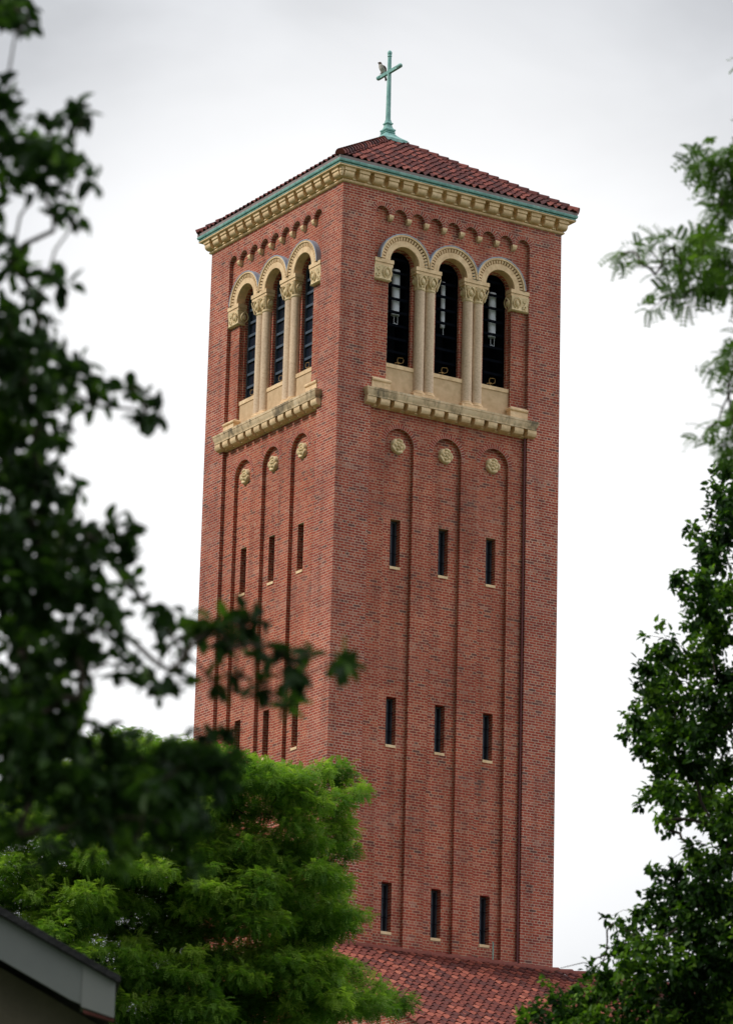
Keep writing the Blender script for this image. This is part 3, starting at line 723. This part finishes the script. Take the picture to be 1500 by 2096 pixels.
for s in (-1, 1):
    mb = MB(); rs = []
    for x, z, rx, ry in ((-.01, .205, .012, .008), (.012, .185, .035, .016), (.035, .14, .046, .018), (.052, .08, .042, .015), (.066, .02, .028, .010), (.078, -.045, .008, .004)):
        rs.append([(x+rx*cos(2*pi*j/10), s*.058*(1 if z > .1 else .75)+ry*sin(2*pi*j/10), z) for j in range(10)])
    mb.rings(rs, tint=.12); mb.build('wing', M['bird'], hawk, smooth=80)
    mb = MB(); mb.tube([(.0, s*.028, .06), (-.002, s*.03, .02), (0.0, s*.032, .0)], [.024, .016, .008], 8, tint=.7)
    for q in (-.018, 0, .018): mb.tube([(0, s*.032, .004), (-.03, s*.032+q, .006), (-.042, s*.032+q*1.3, -.006)], [.006, .006, .003], 5, tint=.4)
    mb.build('leg', M['bird'], hawk, smooth=80)
    mb = MB(); mb.tube([(-.098, s*.020, .267), (-.094, s*.032, .267)], [.003, .006], 6, tint=0.0); mb.build('eye', M['dark'], hawk)
mb = MB(); mb.rings([[(x-w_*0, s1*w_, z) if 0 else (x+o, s1*w_, z) for s1, o in ((-1, 0), (-1, .012), (1, .012), (1, 0))] for x, w_, z in ((.052, .018, .03), (.078, .026, -.05), (.098, .034, -.13), (.102, .030, -.16))], tint=.2)
mb.build('tail', M['bird'], hawk)
mb = MB(); mb.tube([(-.098, 0, .268), (-.115, 0, .266), (-.124, 0, .255), (-.122, 0, .244)], [.012, .010, .006, .002], 7, tint=.3); mb.build('beak', M['frame'], hawk, smooth=80)

# ------------------------------------------------------------------ white gabled house at the left edge, colours darkened for shade
FH = ray(-60, 2050); FH = Vector((FH.x, FH.y, 0)).normalized(); RH = Vector((FH.y, -FH.x, 0)); DH = 25.0
H0 = at(237, 2008, DH)
house = empty('gabled_house', (H0.x, H0.y, 0))
lab(house, 'blurred gable with wide shade-darkened fascia and black roof edge in the lower left corner', 'house')
bpy.context.view_layer.update()
def hp(r, z, f): p = H0+RH*r+FH*f; return (p.x, p.y, H0.z+z)
SH = .525; FD = .255     # slope, depth of the fascia
def prism(mb, poly, f0, f1):
    k = len(poly)
    mb.add([hp(r, z, f0) for r, z in poly]+[hp(r, z, f1) for r, z in poly], [tuple(range(k)), tuple(range(k, 2*k))[::-1]]+[(j, (j+1) % k, (j+1) % k+k, j+k) for j in range(k)])
LH = 5.0
mb = MB(); prism(mb, [(0.01, -.012), (-LH, SH*LH-.012), (-LH, SH*LH+.07), (.03, .025), (.03, -.012)], -.03, 9.0)
off(mb.build('roof', M['shingle'], house))
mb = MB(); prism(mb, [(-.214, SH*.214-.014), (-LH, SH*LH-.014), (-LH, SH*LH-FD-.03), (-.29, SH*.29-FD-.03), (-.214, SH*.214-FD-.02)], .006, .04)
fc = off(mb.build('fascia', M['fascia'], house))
mb = MB(); prism(mb, [(0, -.014), (-.214, SH*.214-.014), (-.214, SH*.214-FD-.035), (0, -.243)], 0.0, .20)
mb.build('eave_return', simple('pale_painted_return', [(0.3, (0.17, 0.18, 0.175)), (0.7, (0.20, 0.205, 0.20))], 2, 0.6), fc).matrix_parent_inverse = fc.matrix_world.inverted()
mb = MB(); prism(mb, [(.0, -.246), (-.20, SH*.20-FD-.045), (-.20, SH*.20-FD-.065), (.0, -.266)], .012, .05)
off(mb.build('trim', M['redtrim'], house))
mb = MB(); prism(mb, [(-.06, -H0.z), (-.06, -.28), (-LH, SH*LH-FD), (-2*LH+.06, -.28), (-2*LH+.06, -H0.z)], .20, 8.8)
off(mb.build('wall', M['stucco'], house))
mb = MB(); prism(mb, [(-2*LH, -.012), (-LH, SH*LH-.012), (-LH, SH*LH+.085), (-2*LH-.03, .055)], -.03, 9.0)
off(mb.build('roof', M['shingle'], house))

# ------------------------------------------------------------------ trees
def leaf_mesh(name, m, parent, pos, ax, nrm, size, tint, tv, tf):
    """many leaves in one mesh: template verts (along, side, up) and faces"""
    ax = ax/np.linalg.norm(ax, axis=1, keepdims=True)
    sd_ = np.cross(nrm, ax); sd_ /= np.linalg.norm(sd_, axis=1, keepdims=True)+1e-9
    up = np.cross(ax, sd_)
    tv = np.array(tv); k = len(tv); n_ = len(pos)
    V = pos[:, None, :]+size[:, None, None]*(tv[None, :, 0:1]*ax[:, None]+tv[None, :, 1:2]*sd_[:, None]+tv[None, :, 2:3]*up[:, None])
    V = V.reshape(-1, 3)
    F = (np.array(tf)[None]+(np.arange(n_)*k)[:, None, None]).reshape(-1, 4)
    me = bpy.data.meshes.new(name)
    me.vertices.add(len(V)); me.vertices.foreach_set('co', V.astype(np.float32).ravel())
    me.loops.add(F.size); me.loops.foreach_set('vertex_index', F.astype(np.int32).ravel())
    me.polygons.add(len(F)); me.polygons.foreach_set('loop_start', (np.arange(len(F))*4).astype(np.int32))
    me.update(calc_edges=True)
    a = me.attributes.new('tint', 'FLOAT', 'POINT'); a.data.foreach_set('value', np.repeat(tint, k).astype(np.float32))
    me.materials.append(m)
    o = bpy.data.objects.new(name, me); COL.objects.link(o); o.parent = parent; off(o)
    return o
LEAF_V = [(0, 0, 0), (.28, .27, .09), (.68, .22, .05), (1, 0, -.10), (.68, -.22, .05), (.28, -.27, .09), (.5, 0, 0)]
LEAF_F = [(0, 6, 2, 1), (6, 3, 2, 2), (0, 5, 4, 6), (6, 4, 3, 3)]
LEAF_V = [(0, 0, 0), (.30, .28, .10), (.70, .22, .06), (1, 0, -.10), (.70, -.22, .06), (.30, -.28, .10)]
LEAF_F = [(0, 3, 2, 1), (0, 5, 4, 3)]
def frond(npairs=7, ll=.30, lw=.085, droop=.35):
    v = []; f = []
    for i in range(npairs):
        t = (i+.6)/npairs; z = -droop*t*t; x = t
        s_ = ll*(1-.55*abs(t-.45))
        for s in (-1, 1):
            o = len(v); dx, dy = .45*s_, s*.9*s_
            v += [(x, 0, z), (x+dx*.5+lw*.5, dy*.5-s*lw*.3, z-.02), (x+dx, dy, z-.07), (x+dx*.5-lw*.5, dy*.5+s*lw*.3, z-.02)]
            f.append((o, o+1, o+2, o+3))
    return v, f
def limb_tree(name, parent, trunk_pts, trunk_r, nodes, twig_r, m):
    """a trunk plus branches that join every leaf cluster to the nearest limb already there"""
    mb = MB()
    # smooth trunk
    tp = [Vector(p) for p in trunk_pts]; mb.tube(tp, [trunk_r*(1-.5*i/(len(tp)-1)) for i in range(len(tp))], 9)
    pts = [tp[-1]]+[tp[-1].lerp(tp[-2], .5)]; par = [-1, 0]; rest = [Vector(q) for q in nodes]; idx = list(range(len(rest)))
    rest.sort(key=lambda q: (q-tp[-1]).length)
    P = list(pts); parent_i = [-1, -1]
    for q in rest:
        j = min(range(len(P)), key=lambda i: (P[i]-q).length+.25*(P[i]-tp[-1]).length)
        P.append(q); parent_i.append(j)
    cnt = [1]*len(P)
    for i in range(len(P)-1, 1, -1): cnt[parent_i[i]] += cnt[i]
    for i in range(2, len(P)):
        a, b = P[parent_i[i]], P[i]; L = (b-a).length
        mid = [a.lerp(b, t)+Vector((random.gauss(0, 1), random.gauss(0, 1), random.gauss(0, .8)))*L*.06+Vector((0, 0, .08*L*sin(pi*t))) for t in (.33, .66)]
        r0 = min(trunk_r*.45, twig_r*cnt[i]**.45*1.15); r1 = max(twig_r*.6, twig_r*(cnt[i]-1)**.45 if cnt[i] > 1 else twig_r*.5)
        mb.tube([a]+mid+[b], [r0, r0*.8+r1*.2, r0*.4+r1*.6, r1], 5)
    o = mb.build(name, m, parent, smooth=60); off(o); return o
def unit(n_): 
    v = rng.normal(size=(n_, 3)); return v/np.linalg.norm(v, axis=1, keepdims=True)
def A3(v): return np.array(v, float)
def cluster_tree(kind, label, cat, base, trunk_pts, trunk_r, discs, dist, dspread, leaf, leafm, dens, twig_r, tbias=0.0, droop=.2, extra=None):
    t = empty(kind, base); lab(t, label, cat); bpy.context.view_layer.update()
    pos = []; ax = []; nr_ = []; sz = []; ti = []; nodes = []
    scale = dist/FPX
    for d_ in discs:
        px_, py_, r = d_[:3]; q = d_[3] if len(d_) > 3 else 1.0
        dd = dist+rng.uniform(-dspread, dspread); c = A3(at(px_, py_, dd)); R = r*scale
        nodes.append(c)
        n_ = max(6, int(dens*q*pi*R*R))
        # leaves sit in little sprays on twigs radiating from the cluster centre
        ns = max(2, int(n_/7)); 
        so_ = unit(ns)*(rng.uniform(0.05, 1, (ns, 1))**.5)*np.array([1, 1, .85])*R
        tcl = rng.normal(.38, .17)
        for s in range(ns):
            tints = np.clip(tcl+rng.normal(0, .13), 0.03, .9)
            k = rng.integers(4, 10); o = so_[s]*.9; dirn = o/(np.linalg.norm(o)+1e-6)+rng.normal(size=3)*.5+np.array([0, 0, -.15]); dirn /= np.linalg.norm(dirn)
            tt = np.linspace(-.5, .5, k)[:, None]*min(leaf*3.0, R*.9)
            p = c+o+dirn*tt+rng.normal(size=(k, 3))*min(leaf*.28, R*.3)
            a = dirn*.6+rng.normal(size=(k, 3))*.75+np.array([0, 0, -droop])
            pos.append(p); ax.append(a); nr_.append(rng.normal(size=(k, 3))*.55+np.array([0, 0, 1.0])); sz.append(leaf*rng.uniform(.7, 1.25, k))
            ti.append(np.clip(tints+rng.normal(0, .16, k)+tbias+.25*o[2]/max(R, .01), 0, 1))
    pos = np.vstack(pos)
    limb_tree('trunk', t, trunk_pts, trunk_r, nodes, twig_r, M['bark'])
    leaf_mesh('crown', leafm, t, pos, np.vstack(ax), np.vstack(nr_), np.concatenate(sz), np.concatenate(ti), LEAF_V, LEAF_F)
    return t

# foreground tree on the left, close to the camera
B = []
def chain(L, pts):
    for p in pts: L.append(p)
chain(B, [(20, 10, 45), (55, 40, 28, .7), (-50, 10, 70), (-140, 120, 80, .5), (-60, 240, 80), (10, 215, 40), (25, 300, 55), (70, 320, 50), (115, 325, 40), (150, 260, 30, .8), (175, 235, 22, .8), (150, 215, 22, .7), (165, 340, 30), (185, 370, 16, .6),
          (95, 375, 35), (20, 375, 40, .8), (110, 440, 22, .6), (160, 430, 18, .5), (95, 270, 26, .5), (-60, 420, 80, .7), (30, 500, 25, .6), (-60, 560, 70, .5), (20, 545, 40, .7), (60, 590, 35, .7), (100, 560, 28, .8), (130, 580, 16, .6), (80, 620, 28, .7),
          (10, 650, 45), (-40, 710, 80), (40, 720, 60), (100, 720, 45, .9), (140, 760, 45), (180, 790, 35, .9), (190, 830, 26, .8), (120, 820, 42, .8), (265, 790, 22, .7), (290, 810, 20, .6), (300, 850, 24, .8), (330, 850, 12, .6),
          (60, 800, 60), (0, 850, 80), (40, 900, 55), (80, 870, 30, .6), (100, 895, 25, .7), (20, 970, 70), (80, 970, 50), (130, 1010, 35, .8), (50, 1050, 70), (120, 1070, 50), (170, 1090, 35), (215, 1080, 22, .6), (250, 1100, 20, .5),
          (0, 1120, 90), (90, 1140, 70), (170, 1150, 45), (250, 1130, 28, .7), (275, 1125, 14, .6), (40, 1220, 80), (130, 1210, 70), (210, 1220, 45), (260, 1200, 25, .6), (300, 1240, 30, .8), (340, 1250, 20, .7),
          (60, 1300, 80), (160, 1300, 60), (240, 1290, 38, .8), (90, 1370, 70), (190, 1370, 45), (260, 1370, 34), (310, 1390, 34), (350, 1375, 28, .9), (330, 1290, 22, .7), (385, 1290, 30), (360, 1320, 24),
          (30, 1430, 90), (110, 1450, 60), (160, 1430, 30, .6), (440, 1290, 36, 1.2), (480, 1275, 30, 1.2), (520, 1280, 34, 1.2), (470, 1330, 28, 1.0), (520, 1330, 28, .9), (555, 1325, 24, .8), (590, 1350, 22, .6), (635, 1350, 18, .6), (625, 1385, 14, .9), (690, 1350, 24, .9), (715, 1362, 14, .8), (540, 1400, 22, .8), (590, 1400, 20, .5), (590, 1450, 12, .5), (490, 1385, 15, .5), (435, 1400, 18, .4),
          (40, 1520, 90), (120, 1530, 75), (200, 1540, 60), (260, 1560, 65), (330, 1560, 60), (390, 1560, 55), (440, 1545, 38, .9), (465, 1580, 22, .8), (420, 1510, 20, .6), (470, 1500, 14, .5), (230, 1500, 28, .7), (60, 1600, 85), (150, 1620, 85), (240, 1630, 75), (320, 1630, 70), (390, 1610, 55), (440, 1600, 30), (200, 1690, 55, .9), (280, 1700, 50, .9), (350, 1690, 50, .9), (390, 1730, 30, .8), (400, 1775, 22, .7), (60, 1690, 45, .8), (130, 1700, 45, .8), (110, 1740, 22, .7), (40, 1710, 22, .7), (330, 1750, 26, .6), (250, 1750, 22, .6)])
for k in range(46):
    q_ = rng.uniform(90, 160); B.append((-rng.uniform(q_+25, 900), rng.uniform(-500, 2000), q_, .35))
b0 = at(-620, 1500, 12.2)
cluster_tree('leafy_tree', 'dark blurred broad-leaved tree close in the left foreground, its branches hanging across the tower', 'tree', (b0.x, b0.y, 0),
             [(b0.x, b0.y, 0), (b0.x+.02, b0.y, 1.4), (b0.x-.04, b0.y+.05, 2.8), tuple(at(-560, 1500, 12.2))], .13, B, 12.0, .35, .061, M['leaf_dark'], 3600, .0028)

# broad-leaved tree at the right edge
D = [(1490, 960, 30), (1470, 1000, 24, .8), (1500, 1040, 50), (1455, 1060, 16, .6), (1480, 1100, 40), (1420, 1090, 18, .8), (1405, 1085, 12, .6), (1430, 1120, 20, .7), (1455, 1150, 34), (1440, 1190, 28), (1395, 1190, 22), (1375, 1183, 10), (1410, 1215, 20, .8), (1480, 1220, 50), (1440, 1250, 34), (1420, 1290, 30, .8),
     (1470, 1300, 44), (1350, 1290, 14, .6), (1365, 1310, 16, .7), (1320, 1305, 10, .35), (1345, 1345, 26, .8), (1375, 1340, 22, .7), (1325, 1370, 26, .9), (1310, 1400, 16, .7), (1390, 1380, 28, .8), (1350, 1400, 38), (1430, 1350, 40), (1490, 1390, 40), (1330, 1430, 28), (1380, 1440, 44), (1440, 1430, 44, .8), (1490, 1460, 50),
     (1300, 1480, 26), (1285, 1497, 16), (1330, 1490, 34), (1385, 1500, 50), (1450, 1510, 50), (1320, 1530, 28), (1350, 1560, 34), (1410, 1570, 50), (1470, 1580, 50), (1345, 1610, 22), (1325, 1625, 18), (1310, 1645, 10, .6), (1375, 1630, 36), (1440, 1640, 50), (1500, 1660, 50), (1360, 1680, 16), (1370, 1700, 10, .7), (1385, 1670, 24),
     (1460, 1690, 30, .8), (1495, 1720, 40), (1415, 1730, 20, .8), (1420, 1760, 26), (1470, 1770, 44), (1335, 1780, 12, .7), (1350, 1790, 18, .8), (1380, 1790, 26, .8), (1345, 1830, 24), (1390, 1840, 44), (1450, 1830, 50), (1500, 1850, 50), (1315, 1870, 24), (1360, 1885, 40), (1420, 1900, 55), (1480, 1910, 55),
     (1255, 1890, 14, .8), (1242, 1880, 9, .8), (1265, 1905, 10, .6), (1290, 1915, 24, .8), (1330, 1935, 34), (1240, 1955, 16, .6), (1270, 1950, 26, .8), (1210, 1975, 9, .5), (1300, 1985, 44), (1370, 1975, 50), (1440, 1980, 60), (1500, 1990, 60), (1230, 2000, 26, .8), (1250, 2030, 40), (1180, 2040, 26, .7), (1140, 2050, 26, .7), (1205, 2050, 34), (1100, 2075, 26, .9), (1070, 2090, 16),
     (1310, 2050, 50), (1390, 2050, 60), (1470, 2060, 70), (1150, 2090, 36), (1220, 2095, 44), (1290, 2110, 50), (1370, 2120, 60), (1450, 2130, 70), (1200, 1990, 9, .5), (1115, 2005, 10, .5), (1130, 2035, 10, .5)]
for k in range(60): D.append((rng.uniform(1510, 2100), rng.uniform(1000, 2350), rng.uniform(60, 130), .6))
for k in range(14): D.append((rng.uniform(1150, 1500), rng.uniform(2130, 2330), rng.uniform(40, 80), .7))
d0 = at(1800, 2300, 36)
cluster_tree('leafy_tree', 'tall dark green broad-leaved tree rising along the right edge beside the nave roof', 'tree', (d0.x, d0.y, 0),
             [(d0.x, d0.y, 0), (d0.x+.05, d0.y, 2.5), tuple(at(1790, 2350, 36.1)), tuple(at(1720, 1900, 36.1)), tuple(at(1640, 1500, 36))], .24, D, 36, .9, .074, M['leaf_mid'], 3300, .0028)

# honey locust: fronds
def locust(kind, label, base, trunk_pts, trunk_r, puffs, dist, frond_len, n_per_m2, leafm, twig_r, tb, flat=.55, fr=None, sc=1.0):
    t = empty(kind, base); lab(t, label, 'tree'); bpy.context.view_layer.update()
    pos = []; ax = []; nr_ = []; sz = []; ti = []; nodes = []
    for px_, py_, r, dd, q in puffs:
        c = A3(at(px_, py_, dd)); R = r*dd/FPX; nodes.append(c-np.array([0, 0, R*flat*.35]))
        n_ = int(n_per_m2*q*R*R*3.6)+3
        u_ = unit(n_); u_[:, 2] = np.where(rng.random(n_) < .68, np.abs(u_[:, 2]), -np.abs(u_[:, 2])*.7)
        rad = rng.uniform(.2, 1.12, (n_, 1))**.7
        p = c+u_*rad*np.array([R, R, R*flat])
        a = u_*np.array([1, 1, .35])+rng.normal(size=(n_, 3))*.55+np.array([0, 0, -.12])
        pos.append(p); ax.append(a); nr_.append(rng.normal(size=(n_, 3))*.30+np.array([0, 0, 1.0])+u_*.25)
        sz.append(frond_len*rng.uniform(.7, 1.2, n_)); b_ = np.clip(rng.normal(.42, .13), .1, .9)
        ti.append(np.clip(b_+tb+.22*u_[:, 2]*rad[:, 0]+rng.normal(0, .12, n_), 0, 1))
    limb_tree('trunk', t, trunk_pts, trunk_r, nodes, twig_r, M['bark'])
    fv, ff = fr or frond()
    leaf_mesh('crown', leafm, t, np.vstack(pos), np.vstack(ax), np.vstack(nr_), np.concatenate(sz), np.concatenate(ti), fv, ff)
POLY = [(-400, 1700), (-150, 1640), (0, 1600), (60, 1560), (160, 1500), (250, 1478), (330, 1500), (420, 1512), (470, 1528), (560, 1535), (620, 1550), (700, 1545), (745, 1570), (792, 1612), (738, 1645), (738, 1690), (748, 1745), (718, 1790), (740, 1830), (792, 1865), (745, 1905), (705, 1925), (765, 1955), (705, 1985), (800, 1985), (868, 2035), (855, 2080), (780, 2095), (690, 2110), (640, 2350), (-400, 2350)]
def inside(x, y):
    c = False; j = len(POLY)-1
    for i in range(len(POLY)):
        xi, yi = POLY[i]; xj, yj = POLY[j]
        if (yi > y) != (yj > y) and x < (xj-xi)*(y-yi)/(yj-yi)+xi: c = not c
        j = i
    return c
puffs = []
tries = 0
while len(puffs) < 850 and tries < 60000:
    tries += 1
    x, y = rng.uniform(-380, 870), rng.uniform(1480, 2320); r = rng.uniform(18, 56)
    if y > 2130 and rng.random() < .6: continue
    if x < -60 and rng.random() < .6: continue
    if not all(inside(x+r*.9*cos(a), y+r*.60*sin(a)-6) for a in np.linspace(0, 2*pi, 9)): continue
    if any((x-p[0])**2+((y-p[1])*1.6)**2 < (.23*(r+p[2]))**2 for p in puffs): continue
    inner = min(1, max(0, (820-x)/700)) * min(1, max(0, (y-1480)/500))
    puffs.append((x, y, r, 60-2.2*inner+rng.uniform(-1.3, 1.3), 1.0))
print('PUFFS', len(puffs))
a0 = at(250, 2400, 60)
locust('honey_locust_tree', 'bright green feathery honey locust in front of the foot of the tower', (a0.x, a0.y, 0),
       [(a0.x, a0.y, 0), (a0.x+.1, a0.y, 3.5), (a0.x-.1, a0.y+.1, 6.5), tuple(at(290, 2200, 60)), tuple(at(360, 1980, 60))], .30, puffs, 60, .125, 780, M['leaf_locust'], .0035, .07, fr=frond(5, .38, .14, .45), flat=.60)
print('PUFFS', len(puffs))
# soft spray of a nearer locust, upper right
Cc = [(1478, 330, 34), (1500, 370, 50), (1455, 345, 26), (1425, 330, 18), (1412, 315, 10), (1440, 300, 10), (1490, 420, 36), (1465, 440, 26), (1440, 500, 26), (1410, 505, 22), (1480, 510, 50), (1500, 560, 50), (1380, 500, 18), (1350, 492, 16), (1320, 505, 14), (1295, 510, 11), (1270, 520, 12), (1258, 532, 9), (1275, 545, 8), (1310, 535, 8), (1360, 540, 14), (1395, 545, 20), (1430, 560, 34), (1400, 590, 26), (1375, 605, 22), (1350, 620, 12), (1330, 632, 8), (1410, 625, 14), (1450, 590, 24), (1480, 600, 20), (1340, 560, 8),
      (1498, 740, 20), (1480, 770, 8), (1490, 800, 8), (1470, 860, 14), (1485, 890, 26), (1450, 880, 10), (1430, 900, 8), (1500, 920, 20), (1500, 850, 16)]
pc = [(x, y, r*1.15, 22+rng.uniform(-.4, .4), 1.0 if r > 16 else .9) for x, y, r in Cc]
for k in range(70):
    pc.append((rng.uniform(1520, 2300), rng.uniform(100, 1000), rng.uniform(30, 80), 22+rng.uniform(-1, 1), .7))
c0 = at(2150, 1700, 22.5)
locust('honey_locust_tree', 'soft-focus feathery branch of a nearer honey locust reaching in from the upper right', (c0.x, c0.y, 0),
       [(c0.x, c0.y, 0), (c0.x, c0.y+.1, 3.0), tuple(at(2120, 1100, 22.5)), tuple(at(2020, 620, 22.3))], .14, pc, 22, .098, 1050, M['leaf_spray'], .0035, .02, .8, frond(6, .36, .16, .6))

# ------------------------------------------------------------------ ground
mb = MB(); n = 40; R_ = 2500
mb.add([(0, 0, 0)]+[(R_*cos(2*pi*j/n), R_*sin(2*pi*j/n), 0) for j in range(n)], [(0, j+1, (j+1) % n+1) for j in range(n)])
lab(mb.build('ground', M['grass']), 'mown lawn', 'ground', kind='structure')
lab(bpy.data.objects['ground'], kind='structure')
